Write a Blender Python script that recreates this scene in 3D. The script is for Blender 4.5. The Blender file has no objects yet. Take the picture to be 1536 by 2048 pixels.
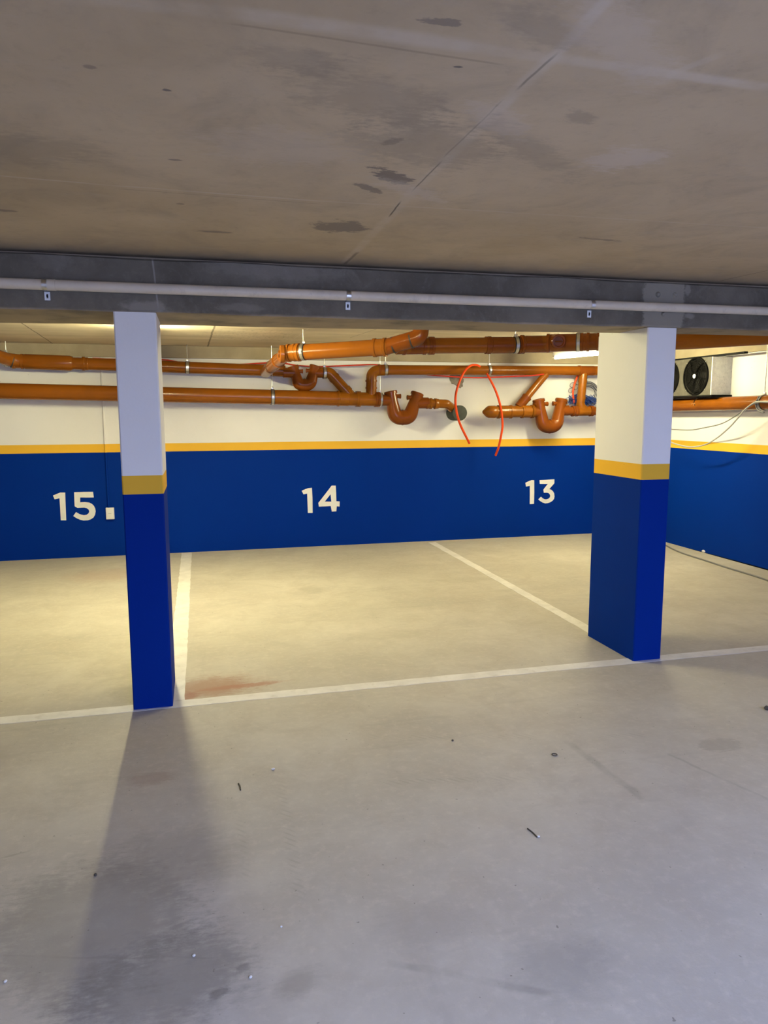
import bpy, bmesh, math, random
from mathutils import Vector, Matrix, geometry, noise as mnoise
random.seed(7)
sc = bpy.context.scene
COL = sc.collection

# ------------------------------------------------------------------ camera
F_PX, YAW, PITCH, ROLL, CAM_H = 1464.32, 0.2460, -0.1355, -0.0025, 1.5
cp, sp, cy, sy = math.cos(PITCH), math.sin(PITCH), math.cos(YAW), math.sin(YAW)
FW = Vector((sy*cp, cy*cp, sp))
R0 = Vector((cy, -sy, 0)); U0 = R0.cross(FW)
RT = R0*math.cos(ROLL) + U0*math.sin(ROLL)
UP = U0*math.cos(ROLL) - R0*math.sin(ROLL)
CAM = Vector((0, 0, CAM_H))
cam_d = bpy.data.cameras.new('camera'); cam = bpy.data.objects.new('camera', cam_d); COL.objects.link(cam)
cam_d.sensor_fit = 'VERTICAL'; cam_d.sensor_height = 24.0; cam_d.sensor_width = 18.0
cam_d.lens = F_PX/2048*24.0; cam_d.clip_start = 0.05; cam_d.clip_end = 200
M = Matrix.Identity(4)
for i in range(3):
    M[i][0], M[i][1], M[i][2], M[i][3] = RT[i], UP[i], -FW[i], CAM[i]
cam.matrix_world = M
sc.camera = cam

def ray(px, py): return FW + RT*((px-768)/F_PX) - UP*((py-1024)/F_PX)
def atax(px, py, ax, v):
    d = ray(px, py); return CAM + d*((v-CAM[ax])/d[ax])
def at(px, py, Y): return atax(px, py, 1, Y)      # point at depth Y (distance from the camera along the bays)
def atz(px, py, Z): return atax(px, py, 2, Z)
def atx(px, py, X): return atax(px, py, 0, X)

# ------------------------------------------------------------------ measured place
D = 8.089; W = 5.204; XL = -7.0; YF = -4.0
HB, HY, ZL = 1.0935, 1.1802, 2.070
ZCF, ZCR = 2.245, 2.210
ZB = 1.973; YB = 3.765

# ------------------------------------------------------------------ materials
def new_mat(name):
    m = bpy.data.materials.new(name); m.use_nodes = True
    nt = m.node_tree; nt.nodes.clear()
    out = nt.nodes.new('ShaderNodeOutputMaterial'); b = nt.nodes.new('ShaderNodeBsdfPrincipled')
    nt.links.new(b.outputs[0], out.inputs[0])
    return m, nt, b
class NT:
    def __init__(s, nt):
        s.nt = nt; tc = nt.nodes.new('ShaderNodeNewGeometry'); s.pos = tc.outputs['Position']
    def link(s, v, inp):
        if hasattr(v, 'is_output'): s.nt.links.new(v, inp)
        elif isinstance(v, (tuple, list)) and inp.type == 'RGBA': inp.default_value = (*v[:3], 1)
        else: inp.default_value = v
    def math(s, op, a, b=0.0, c=0.0, clamp=False):
        n = s.nt.nodes.new('ShaderNodeMath'); n.operation = op; n.use_clamp = clamp
        s.link(a, n.inputs[0]); s.link(b, n.inputs[1]); s.link(c, n.inputs[2]); return n.outputs[0]
    def vmath(s, op, a, b=(0, 0, 0)):
        n = s.nt.nodes.new('ShaderNodeVectorMath'); n.operation = op
        s.link(a, n.inputs[0]); s.link(b, n.inputs[1])
        return n.outputs['Value'] if op in ('DOT_PRODUCT', 'LENGTH', 'DISTANCE') else n.outputs[0]
    def noise(s, scale, detail=4, rough=.55, vec=None, stretch=None, dist=0.0, off=0.0):
        v = vec or s.pos
        if stretch or off:
            mp = s.nt.nodes.new('ShaderNodeMapping'); s.link(v, mp.inputs[0])
            mp.inputs['Scale'].default_value = stretch or (1, 1, 1)
            mp.inputs['Location'].default_value = (off, off*.7, off*1.3); v = mp.outputs[0]
        n = s.nt.nodes.new('ShaderNodeTexNoise'); s.link(v, n.inputs['Vector'])
        n.inputs['Scale'].default_value = scale; n.inputs['Detail'].default_value = detail
        n.inputs['Roughness'].default_value = rough; n.inputs['Distortion'].default_value = dist
        return n.outputs[0]
    def ramp(s, v, a, b, lo=0.0, hi=1.0):
        n = s.nt.nodes.new('ShaderNodeMapRange'); n.interpolation_type = 'SMOOTHSTEP'; s.link(v, n.inputs[0])
        n.inputs[1].default_value = a; n.inputs[2].default_value = b
        n.inputs[3].default_value = lo; n.inputs[4].default_value = hi; return n.outputs[0]
    def mix(s, f, a, b, mode='MIX'):
        n = s.nt.nodes.new('ShaderNodeMix'); n.data_type = 'RGBA'; n.blend_type = mode
        s.link(f, n.inputs[0]); s.link(a, n.inputs[6]); s.link(b, n.inputs[7]); return n.outputs[2]
    def bump(s, h, strength, dist=.01):
        n = s.nt.nodes.new('ShaderNodeBump'); s.link(h, n.inputs['Height'])
        n.inputs['Strength'].default_value = strength; n.inputs['Distance'].default_value = dist; return n.outputs[0]
    def sep(s):
        n = s.nt.nodes.new('ShaderNodeSeparateXYZ'); s.link(s.pos, n.inputs[0]); return n.outputs
    def blob(s, c, rx, ry, ang=0.0, soft=.5, wob=.5, nscale=8.0, axes=(0, 1)):
        """mask of a stain with a ragged outline round the world point c, radii rx, ry in the plane of the two axes"""
        mp = s.local(c, (rx, ry), ang, axes)
        r = s.vmath('LENGTH', mp)
        return s.ramp(s.math('MULTIPLY_ADD', s.edge(), wob, r), 1+soft*.5, 1-soft*.5)
    def local(s, c, sc_, ang, axes):
        n = s.nt.nodes.new('ShaderNodeMapping'); n.vector_type = 'TEXTURE'; s.link(s.pos, n.inputs[0])
        if axes == (0, 1):
            n.inputs['Location'].default_value = (c[0], c[1], 0); n.inputs['Rotation'].default_value = (0, 0, ang)
            n.inputs['Scale'].default_value = (sc_[0], sc_[1], 1e6)
        else:
            n.inputs['Location'].default_value = (c[0], 0, c[2]); n.inputs['Rotation'].default_value = (0, -ang, 0)
            n.inputs['Scale'].default_value = (sc_[0], 1e6, sc_[1])
        return n.outputs[0]
    def edge(s):
        # one shared ragged signal (-1..1) for every stain outline of the material
        if not hasattr(s, '_edge'):
            a = s.math('SUBTRACT', s.noise(7, 5, .72), .5); b = s.math('SUBTRACT', s.noise(34, 4, .7, stretch=(.6, 1.6, 1)), .5)
            s._edge = s.math('ADD', s.math('MULTIPLY', a, 3.0), s.math('MULTIPLY', b, 2.6))
        return s._edge
    def wave(s):
        if not hasattr(s, '_wave'): s._wave = s.math('SUBTRACT', s.noise(3.0, 3), .5)
        return s._wave
    def worn(s):
        if not hasattr(s, '_worn'): s._worn = s.ramp(s.noise(8, 4), .3, .68)
        return s._worn
    def line(s, p, q, w, wob=.01, ends=True, nscale=3.0, axes=(0, 1)):
        a, b = axes
        dx, dy = q[a]-p[a], q[b]-p[b]; L = math.hypot(dx, dy)
        n = s.nt.nodes.new('ShaderNodeSeparateXYZ'); s.link(s.local(p, (1, 1), math.atan2(dy, dx), axes), n.inputs[0])
        al = n.outputs[0]; ac = s.math('MULTIPLY_ADD', s.wave(), wob*2, n.outputs[b])
        m = s.ramp(s.math('ABSOLUTE', ac), w, w*.25)
        if ends:
            d = s.math('SUBTRACT', s.math('ABSOLUTE', s.math('SUBTRACT', al, L/2)), L/2)
            m = s.math('MULTIPLY', m, s.ramp(d, .03, -.03))
        return m

def simple(name, col, rough=.5, metal=0.0, var=.06, nscale=6.0, bump=0.0, bscale=60.0, spec=.5, dirt=None):
    m, nt, b = new_mat(name); k = NT(nt)
    n = k.noise(nscale, 5)
    c = k.mix(k.ramp(n, .3, .7), tuple(x*(1-var) for x in col), tuple(min(1, x*(1+var)) for x in col))
    if dirt: c = k.mix(k.math('MULTIPLY', k.ramp(k.noise(nscale*2.3, 6, .7, off=5), .52, .75), dirt[1]), c, dirt[0])
    nt.links.new(c, b.inputs['Base Color'])
    b.inputs['Roughness'].default_value = rough; b.inputs['Metallic'].default_value = metal
    b.inputs['Specular IOR Level'].default_value = spec
    if bump: nt.links.new(k.bump(k.noise(bscale, 4), bump, .004), b.inputs['Normal'])
    return m

def floor_mat():
    m, nt, b = new_mat('floor_concrete'); k = NT(nt)
    base = k.mix(k.ramp(k.noise(.9, 5, .6), .32, .68), (.455, .42, .352), (.555, .515, .435))
    base = k.mix(k.ramp(k.noise(1.7, 6, .7, dist=.5, off=7), .46, .66, 0, .38), base, (.375, .345, .30))
    base = k.mix(k.ramp(k.noise(4.0, 6, .68, dist=.6), .35, .72, 0, .6), base, (.42, .375, .305))
    base = k.mix(k.ramp(k.noise(26, 5, .7), .45, .85, 0, .5), base, (.64, .58, .48))
    # trowel sweeps and faint tyre trails
    base = k.mix(k.ramp(k.noise(3.0, 4, .7, stretch=(.35, 3.2, 1), off=2), .55, .8, 0, .25), base, (.30, .275, .23))
    base = k.mix(k.ramp(k.noise(2.2, 4, .7, stretch=(3.2, .3, 1), off=9), .58, .8, 0, .22), base, (.33, .30, .26))
    st = [((420, 1374), .24, .15, 0.0, 1.1, (.34, .19, .125), .75), ((375, 1392), .06, .05, 0.0, 1.0, (.30, .12, .09), .6),
          ((480, 1372), .22, .03, .05, 1.0, (.36, .16, .10), .6), ((300, 1557), .085, .055, 0, .7, (.30, .20, .16), .35),
          ((215, 1150), .32, .25, 0, .9, (.42, .24, .17), .25),
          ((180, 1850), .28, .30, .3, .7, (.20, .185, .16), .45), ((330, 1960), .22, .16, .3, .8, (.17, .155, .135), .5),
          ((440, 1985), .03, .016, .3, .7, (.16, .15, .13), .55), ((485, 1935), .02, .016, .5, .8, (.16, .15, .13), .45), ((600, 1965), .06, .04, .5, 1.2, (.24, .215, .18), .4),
          ((850, 1850), .14, .09, 0, 1.3, (.33, .30, .26), .4), ((1120, 1930), .13, .11, .3, 1.1, (.28, .265, .235), .40),
          ((350, 1720), .18, .20, .4, .9, (.26, .235, .2), .35), ((1440, 1490), .10, .06, .0, .5, (.27, .235, .20), .4),
          ((625, 1180), .10, .12, .2, .8, (.30, .27, .20), .30), ((770, 1270), .25, .10, .0, .9, (.33, .30, .23), .25),
          ((930, 1160), .35, .10, .0, .9, (.34, .31, .24), .25)]
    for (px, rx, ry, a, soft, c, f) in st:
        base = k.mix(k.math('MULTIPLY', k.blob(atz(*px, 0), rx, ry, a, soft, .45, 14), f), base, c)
    # tyre tread dashes
    o = k.sep()
    for (p, q, w) in (((740, 1475), (1300, 1470), .035), ((760, 1565), (1060, 1555), .03), ((560, 1560), (600, 1800), .03), ((480, 1640), (500, 1800), .02)):
        ln = k.line(atz(*p, 0), atz(*q, 0), w, .01)
        tread = k.ramp(k.math('SINE', k.math('MULTIPLY', k.math('ADD', o[0], o[1]), 190.0)), .2, .7)
        base = k.mix(k.math('MULTIPLY', k.math('MULTIPLY', ln, tread), k.math('MULTIPLY', k.worn(), .22)), base, (.24, .215, .175))
    for (p, q, w) in (((1340, 1510), (1536, 1600), .012), ((1130, 1480), (1290, 1600), .03), ((1200, 1180), (1330, 1120), .02), ((0, 1718), (60, 1700), .008),
                      ((0, 1912), (420, 1920), .006), ((770, 1925), (1100, 1985), .02)):
        base = k.mix(k.math('MULTIPLY', k.line(atz(*p, 0), atz(*q, 0), w, .03), k.math('MULTIPLY_ADD', k.worn(), .34, .08)), base, (.23, .21, .175))
    # dark specks
    base = k.mix(k.ramp(k.noise(48, 2, .5, off=3), .735, .78, 0, .6), base, (.13, .115, .09))
    nt.links.new(base, b.inputs['Base Color'])
    b.inputs['Roughness'].default_value = .65
    nt.links.new(k.bump(k.noise(24, 4, .75), .2, .006), b.inputs['Normal'])
    b.inputs['Specular IOR Level'].default_value = .25
    return m

def ceiling_mat():
    m, nt, b = new_mat('ceiling_concrete'); k = NT(nt)
    base = k.mix(k.ramp(k.noise(.8, 5, .6, off=1), .3, .7), (.44, .345, .228), (.55, .445, .315))
    base = k.mix(k.ramp(k.noise(3.2, 6, .65, dist=.8), .42, .75, 0, .4), base, (.29, .24, .185))
    base = k.mix(k.ramp(k.noise(5.5, 5, .65, stretch=(.5, 2.0, 1), off=4), .55, .8, 0, .35), base, (.48, .42, .345))
    base = k.mix(k.ramp(k.noise(30, 4, .65, off=8), .5, .85, 0, .22), base, (.25, .20, .155))
    light = (.60, .53, .45); hs = []
    seams = [((1225, -12), (1105, 115), .022, .6), ((1105, 115), (860, 350), .028, .55), ((860, 350), (690, 525), .03, .35),
             ((0, -22), (480, 30), .035, .2), ((480, 30), (960, 96), .038, .55), ((960, 96), (1200, 130), .03, .45), ((1200, 130), (1536, 176), .03, .55),
             ((0, 351), (240, 372), .010, .45), ((240, 372), (640, 402), .012, .45), ((640, 402), (1536, 456), .012, .3), ((1340, 150), (1440, 110), .02, .35)]
    for (p, q, w, f) in seams:
        ln = k.line(atz(*p, ZCF), atz(*q, ZCF), w, .012)
        base = k.mix(k.math('MULTIPLY', k.math('MULTIPLY', ln, f), k.math('MULTIPLY_ADD', k.worn(), .65, .35)), base, light); hs.append(ln)
    dark = [((1108, 112), (1040, 175), .005, .5), ((1000, 205), (890, 312), .004, .35), ((880, 325), (828, 380), .004, .6), ((800, 405), (778, 432), .005, .8), ((715, 505), (690, 528), .012, .5),
            ((1440, 562), (1536, 541), .006, .6), ((470, 50), (1000, 128), .006, .25), ((240, 378), (640, 408), .005, .25)]
    for (p, q, w, f) in dark:
        base = k.mix(k.math('MULTIPLY', k.line(atz(*p, ZCF), atz(*q, ZCF), w, .008), f), base, (.09, .075, .06))
    stains = [((785, 352), .10, .05, .75, .25, 'd', .85), ((735, 376), .07, .02, .6, .3, 'd', .7), ((683, 455), .10, .09, .2, .25, 'd', .8),
              ((890, 45), .045, .012, -.1, .3, 'd', .7), ((915, 134), .012, .006, 0, .4, 'd', 1), ((333, 180), .010, .007, 0, .4, 'd', 1), ((180, 134), .012, .009, 0, .6, 'd', .6),
              ((785, 282), .02, .03, .4, .6, 'd', .6), ((352, 320), .02, .007, 0, .4, 'd', .8), ((430, 464), .06, .014, 0, .4, 'd', .7), ((1200, 479), .10, .014, .1, .6, 'd', .6), ((360, 408), .016, .01, 0, .5, 'd', .6),
              ((12, 421), .04, .014, 0, .5, 'd', .7), ((1085, 60), .09, .05, .6, .9, 'm', .35), ((740, 200), .20, .12, .5, .9, 'm', .35), ((850, 290), .22, .16, .5, .9, 'm', .4), ((590, 120), .10, .05, .2, .9, 'm', .3),
              ((1160, 235), .05, .03, .5, .8, 'm', .4), ((1060, 300), .25, .06, .7, .9, 'm', .35), ((60, 300), .18, .12, 0, .9, 'm', .3),
              ((1250, 320), .10, .09, .3, .9, 'l', .5), ((820, 380), .14, .05, .6, .8, 'l', .4), ((1000, 240), .14, .05, .7, .8, 'l', .35), ((1250, 90), .22, .06, .7, .9, 'l', .3), ((560, 300), .2, .12, 0, .9, 'l', .25)]
    cc = {'d': (.20, .168, .145), 'm': (.25, .21, .17), 'l': (.60, .52, .45)}
    for (px, rx, ry, a, soft, c, f) in stains:
        base = k.mix(k.math('MULTIPLY', k.blob(atz(*px, ZCF), rx, ry, a, soft, .8, 12), f), base, cc[c])
    # behind the beam the slab is coloured paler and yellower, lamp glow included
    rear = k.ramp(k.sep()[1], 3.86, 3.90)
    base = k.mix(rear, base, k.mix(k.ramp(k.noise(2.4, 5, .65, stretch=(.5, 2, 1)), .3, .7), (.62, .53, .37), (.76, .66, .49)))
    # formwork joints
    for (p, q, w, f) in (((30, 634), (113, 688), .008, .7), ((113, 688), (155, 703), .012, .35), ((432, 640), (415, 690), .012, .7), ((700, 672), (770, 650), .005, .6), ((600, 667), (900, 665), .004, .5)):
        base = k.mix(k.math('MULTIPLY', k.line(atz(*p, ZCR), atz(*q, ZCR), w, .012), f), base, (.12, .09, .06))
    for (p, q, w, f) in (((628, 645), (570, 688), .010, .8), ((1075, 640), (1062, 668), .01, .4)):
        ln = k.line(atz(*p, ZCR), atz(*q, ZCR), w, .012)
        base = k.mix(k.math('MULTIPLY', ln, f), base, (.7, .62, .5)); hs.append(ln)
    pit = k.math('MULTIPLY', k.blob(atz(505, 668, ZCR), .45, .5, 0, .6, .4, 6), k.ramp(k.noise(26, 4, .6, stretch=(1, 2.4, 1)), .56, .66))
    base = k.mix(k.math('MULTIPLY', pit, .75), base, (.17, .125, .075))
    nt.links.new(base, b.inputs['Base Color'])
    b.inputs['Roughness'].default_value = .8; b.inputs['Specular IOR Level'].default_value = .15
    nt.links.new(k.bump(k.noise(14, 4, .65), .14, .008), b.inputs['Normal'])
    return m

def beam_mat():
    m, nt, b = new_mat('beam_concrete'); k = NT(nt); o = k.sep()
    base = k.mix(k.ramp(k.noise(2.6, 6, .62), .3, .7), (.112, .098, .076), (.185, .164, .128))
    base = k.mix(k.ramp(k.noise(9, 6, .7, dist=1.0), .5, .8, 0, .5), base, (.24, .218, .18))
    base = k.mix(k.ramp(k.noise(60, 3, .6), .55, .85, 0, .35), base, (.27, .245, .205))
    c = at(1328, 610, YB)
    pm = k.blob((c[0], YB, c[2]), .135, .40, 0, .14, .14, 22, axes=(0, 2))
    base = k.mix(k.math('MULTIPLY', pm, .8), base, (.29, .262, .21))
    for (px, rz, rx, f) in (((290, 616), .03, .09, .55), ((1375, 580), .03, .02, .5), ((1378, 632), .015, .03, .5), ((700, 528), .02, .06, .4), ((100, 520), .04, .08, .2), ((560, 540), .05, .3, .25), ((480, 615), .02, .1, .3), ((1000, 545), .016, .3, .35)):
        p = at(*px, YB)
        base = k.mix(k.math('MULTIPLY', k.blob((p[0], YB, p[2]), rx, rz, 0, .7, .5, 18, axes=(0, 2)), f), base, (.34, .308, .26))
    ln = k.line(at(303, 505, YB), at(316, 612, YB), .006, .006, axes=(0, 2))
    base = k.mix(k.math('MULTIPLY', ln, .6), base, (.36, .34, .31))
    # bare warm soffit left by the formwork
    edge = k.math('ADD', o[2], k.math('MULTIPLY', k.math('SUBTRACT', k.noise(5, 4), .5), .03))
    base = k.mix(k.ramp(edge, ZB+.012, ZB-.002), base, (.33, .265, .185))
    base = k.mix(k.ramp(edge, ZCF-.024, ZCF-.014), base, (.03, .028, .03))  # dark top band: shade of the slab joint painted in, with form oil
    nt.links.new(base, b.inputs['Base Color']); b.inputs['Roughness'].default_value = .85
    b.inputs['Specular IOR Level'].default_value = .15
    nt.links.new(k.bump(k.noise(24, 4, .7), .35, .008), b.inputs['Normal'])
    return m

def wall_paint(name, col, dark, scuff, rough):
    m, nt, b = new_mat(name); k = NT(nt)
    c = k.mix(k.ramp(k.noise(1.3, 4), .3, .7), tuple(x*.95 for x in col), col)
    c = k.mix(k.ramp(k.noise(34, 2, .5, off=6), .76, .80, 0, .8), c, dark)
    c = k.mix(k.ramp(k.noise(5, 6, .75, stretch=(1, 1, .5), off=3), .66, .85, 0, .22), c, scuff)
    nt.links.new(c, b.inputs['Base Color']); b.inputs['Roughness'].default_value = rough
    nt.links.new(k.bump(k.noise(60, 2), .12, .004), b.inputs['Normal'])
    b.inputs['Specular IOR Level'].default_value = .05
    return m

M_WHITE = wall_paint('white_paint', (.80, .785, .765), (.45, .42, .38), (.70, .68, .65), .6)
M_YELLOW = wall_paint('yellow_paint', (.80, .455, .045), (.5, .28, .04), (.70, .40, .05), .55)
M_BLUE = wall_paint('blue_paint', (.0, .0225, .225), (.006, .04, .2), (.0, .03, .22), .65)
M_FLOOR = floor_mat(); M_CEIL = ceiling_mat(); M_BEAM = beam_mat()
M_LINTEL = simple('lintel_concrete', (.36, .30, .205), .85, var=.12, nscale=3, bump=.3, bscale=25, spec=.15, dirt=((.3, .24, .16), .35))
M_LINE = simple('line_paint', (.72, .69, .64), .6, var=.08, nscale=8, bump=.15, bscale=40, dirt=((.46, .42, .35), .5))
M_NUM = simple('number_paint', (.80, .775, .72), .6, var=.05, bump=.1)
M_PIPE = simple('drain_pipe_plastic', (.215, .064, .004), .22, var=.10, nscale=3.0, spec=.25, dirt=((.18, .062, .013), .4))
M_FIT = simple('drain_fitting_plastic', (.175, .044, .004), .2, var=.10, nscale=5.0, spec=.25, dirt=((.14, .05, .013), .3))
M_FITY = simple('ochre_fitting_plastic', (.225, .072, .004), .22, var=.08, nscale=5.0, spec=.25, dirt=((.18, .07, .015), .2))
M_RUB = simple('black_rubber', (.015, .013, .012), .6)
M_STEEL = simple('zinc_steel', (.58, .57, .55), .35, 1.0, var=.15, nscale=20)
M_GALV = simple('galvanised_sheet', (.86, .85, .74), .45, .0, var=.06, nscale=30, dirt=((.30, .29, .23), .55))
M_GALV2 = simple('bare_aluminium', (.10, .094, .078), .5, .15, var=.2, nscale=14)
M_BLACK = simple('black_plastic', (.003, .003, .003), .6, var=.2, spec=.06)
M_DARK = simple('dark_metal', (.006, .006, .006), .55, spec=.08)
M_HUB = simple('white_label', (.80, .82, .85), .45)
M_CONDUIT = simple('conduit_plastic', (.64, .56, .44), .5, var=.06, nscale=6, dirt=((.30, .26, .22), .35))
M_RED = simple('orange_red_plastic', (.66, .062, .010), .4, spec=.15)
M_REDD = simple('dark_red_plastic', (.55, .035, .015), .4)
M_BLUEW = simple('blue_wire', (.012, .05, .25), .4)
M_DARKW = simple('dark_wire', (.03, .04, .07), .4)
M_GREYW = simple('grey_cable', (.36, .35, .33), .5)
M_GREYD = simple('dark_grey_cable', (.16, .16, .16), .5)
M_SLEEVE = simple('grey_fibre', (.062, .068, .062), .75, spec=.1, var=.12, nscale=14)
M_MORTAR = simple('mortar', (.30, .275, .225), .9, var=.3, nscale=18, bump=.6, bscale=40, spec=.1)
M_BOX = simple('white_plastic', (.80, .78, .72), .4, var=.03)
M_COPPER = simple('copper_end', (.62, .34, .16), .35, .8)
M_LEAFBIT = simple('plaster_crumb', (.72, .70, .66), .8)
M_STICK = simple('dark_twig', (.07, .06, .045), .8)
def emis(name, col, st):
    m, nt, b = new_mat(name)
    b.inputs['Base Color'].default_value = (.9, .9, .9, 1)
    b.inputs['Emission Color'].default_value = (*col, 1); b.inputs['Emission Strength'].default_value = st
    return m
LAMP_COL = (1.0, .915, .54)
M_TUBE = emis('glowing_tube', LAMP_COL, 370.0); M_TUBE2 = emis('bright_glowing_tube', LAMP_COL, 690.0); M_TUBE3 = emis('dim_glowing_tube', LAMP_COL, 85.0)

# ------------------------------------------------------------------ object helpers
ORG = {}
def link(name, me, parent=None, origin=None):
    o = bpy.data.objects.new(name, me); COL.objects.link(o)
    if parent is not None:
        o.parent = parent; base = ORG[parent.name]; o.location = (0, 0, 0); ORG[o.name] = base
    else:
        base = Vector(origin) if origin is not None else Vector((0, 0, 0)); o.location = base; ORG[o.name] = base
    return o, base
def obj(name, bm, mats, parent=None, origin=None, smooth=True, angle=35):
    me = bpy.data.meshes.new(name)
    if parent is None and origin is None:
        xs = [v.co for v in bm.verts]
        origin = (sum(v.x for v in xs)/len(xs), sum(v.y for v in xs)/len(xs), min(v.z for v in xs))
    o, base = link(name, me, parent, origin)
    bmesh.ops.translate(bm, verts=bm.verts, vec=-base)
    bmesh.ops.recalc_face_normals(bm, faces=bm.faces)
    for f in bm.faces: f.smooth = smooth
    if smooth:
        for e in bm.edges:
            if len(e.link_faces) == 2 and e.calc_face_angle(0) > math.radians(angle): e.smooth = False
    bm.to_mesh(me); bm.free()
    for m in (mats if isinstance(mats, (list, tuple)) else [mats]): me.materials.append(m)
    return o
def tag(o, label=None, cat=None, group=None, kind=None):
    if label: o['label'] = label
    if cat: o['category'] = cat
    if group: o['group'] = group
    if kind: o['kind'] = kind
    return o
def thing(name, origin, label, cat, group=None):
    o, _ = link(name, None, None, origin); o.empty_display_size = .1
    return tag(o, label, cat, group)
def struct(name, bm, mats, smooth=False):
    return tag(obj(name, bm, mats, None, (0, 0, 0), smooth), kind='structure')

def box(bm, a, b, mi=0, bev=0.0):
    x0, y0, z0 = [min(a[i], b[i]) for i in range(3)]; x1, y1, z1 = [max(a[i], b[i]) for i in range(3)]
    r = bmesh.ops.create_cube(bm, size=1.0)
    vs = r['verts']
    for v in vs: v.co = Vector((x0+(v.co.x+.5)*(x1-x0), y0+(v.co.y+.5)*(y1-y0), z0+(v.co.z+.5)*(z1-z0)))
    fs = {f for v in vs for f in v.link_faces}
    for f in fs: f.material_index = mi
    if bev:
        es = list({e for v in vs for e in v.link_edges})
        r = bmesh.ops.bevel(bm, geom=es, offset=bev, segments=2, affect='EDGES', profile=.6)
        for f in r['faces']: f.material_index = mi
    return bm
def nb(): return bmesh.new()
def frame(d):
    d = d.normalized(); a = Vector((0, 0, 1)) if abs(d.z) < .9 else Vector((1, 0, 0))
    u = d.cross(a).normalized(); return u, d.cross(u).normalized()
def lathe(bm, p, d, prof, seg=24, cap=True, mi=0):
    """solid of revolution: prof = [(distance along d from p, radius)]"""
    d = d.normalized(); u, v = frame(d); rings = []
    for (t, r) in prof:
        rings.append([bm.verts.new(p+d*t+(u*math.cos(2*math.pi*i/seg)+v*math.sin(2*math.pi*i/seg))*r) for i in range(seg)])
    for a, b in zip(rings, rings[1:]):
        for i in range(seg):
            f = bm.faces.new((a[i], a[(i+1) % seg], b[(i+1) % seg], b[i])); f.material_index = mi
    if cap:
        for rg in (rings[0], rings[-1]):
            f = bm.faces.new(rg); f.material_index = mi
    return bm
def fillet(pts, rad, n=7):
    out = [pts[0]]
    for i in range(1, len(pts)-1):
        a, b, c = pts[i-1], pts[i], pts[i+1]
        d1 = (a-b); d2 = (c-b); l1, l2 = d1.length, d2.length; d1 = d1/l1; d2 = d2/l2
        ang = d1.angle(d2)
        if ang > math.pi-.03: out.append(b); continue
        t = min(rad/math.tan(ang/2), l1*.48, l2*.48)
        p, q = b+d1*t, b+d2*t
        r = t*math.tan(ang/2); cc = b+(d1+d2).normalized()*(r/math.sin(ang/2))
        va, vb = p-cc, q-cc; th = va.angle(vb)
        for j in range(n+1):
            s = j/n; out.append(cc+(va*math.sin((1-s)*th)+vb*math.sin(s*th))/math.sin(th))
    out.append(pts[-1]); return out
def smooth_path(pts, n=8):
    """Catmull-Rom through the points"""
    P = [pts[0]*2-pts[1]]+list(pts)+[pts[-1]*2-pts[-2]]; out = []
    for i in range(1, len(P)-2):
        a, b, c, d = P[i-1], P[i], P[i+1], P[i+2]
        for j in range(n):
            t = j/n
            out.append(.5*((2*b)+(c-a)*t+(2*a-5*b+4*c-d)*t*t+(3*b-a-3*c+d)*t**3))
    out.append(pts[-1]); return out
def sweep(bm, path, r, seg=20, cap=True, mi=0):
    rs = r if isinstance(r, (list, tuple)) else [r]*len(path)
    tan = []
    for i in range(len(path)):
        a = path[max(0, i-1)]; b = path[min(len(path)-1, i+1)]; tan.append((b-a).normalized())
    u, v = frame(tan[0]); rings = []
    for i, p in enumerate(path):
        t = tan[i]; u = (u-t*u.dot(t)).normalized(); v = t.cross(u)
        rings.append([bm.verts.new(p+(u*math.cos(2*math.pi*k/seg)+v*math.sin(2*math.pi*k/seg))*rs[i]) for k in range(seg)])
    for a, b in zip(rings, rings[1:]):
        for k in range(seg):
            f = bm.faces.new((a[k], a[(k+1) % seg], b[(k+1) % seg], b[k])); f.material_index = mi
    if cap:
        bm.faces.new(rings[0]); bm.faces.new(rings[-1])
    return bm

# ------------------------------------------------------------------ setting
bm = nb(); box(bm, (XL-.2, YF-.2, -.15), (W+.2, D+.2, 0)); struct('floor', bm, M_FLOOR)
bm = nb()
SX0, SX1, SY0, SY1 = 0.0, 4.8, -2.9, -0.4           # added unseen light well behind the viewer, for cool light on the near floor
for a_, b_ in (((XL-.2, YF-.2), (W+.2, SY0)), ((XL-.2, SY1), (W+.2, 3.85)), ((XL-.2, SY0), (SX0, SY1)), ((SX1, SY0), (W+.2, SY1))):
    box(bm, (*a_, ZCF), (*b_, ZCF+.2))
box(bm, (XL-.2, 3.85, ZCR), (W+.2, D+.2, ZCF+.2))
for v in bm.verts:
    if v.co.y > D and v.co.z < ZCF: v.co.z = ZCR-.022                       # the far slab sags a little towards the wall
struct('ceiling', bm, M_CEIL)

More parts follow.
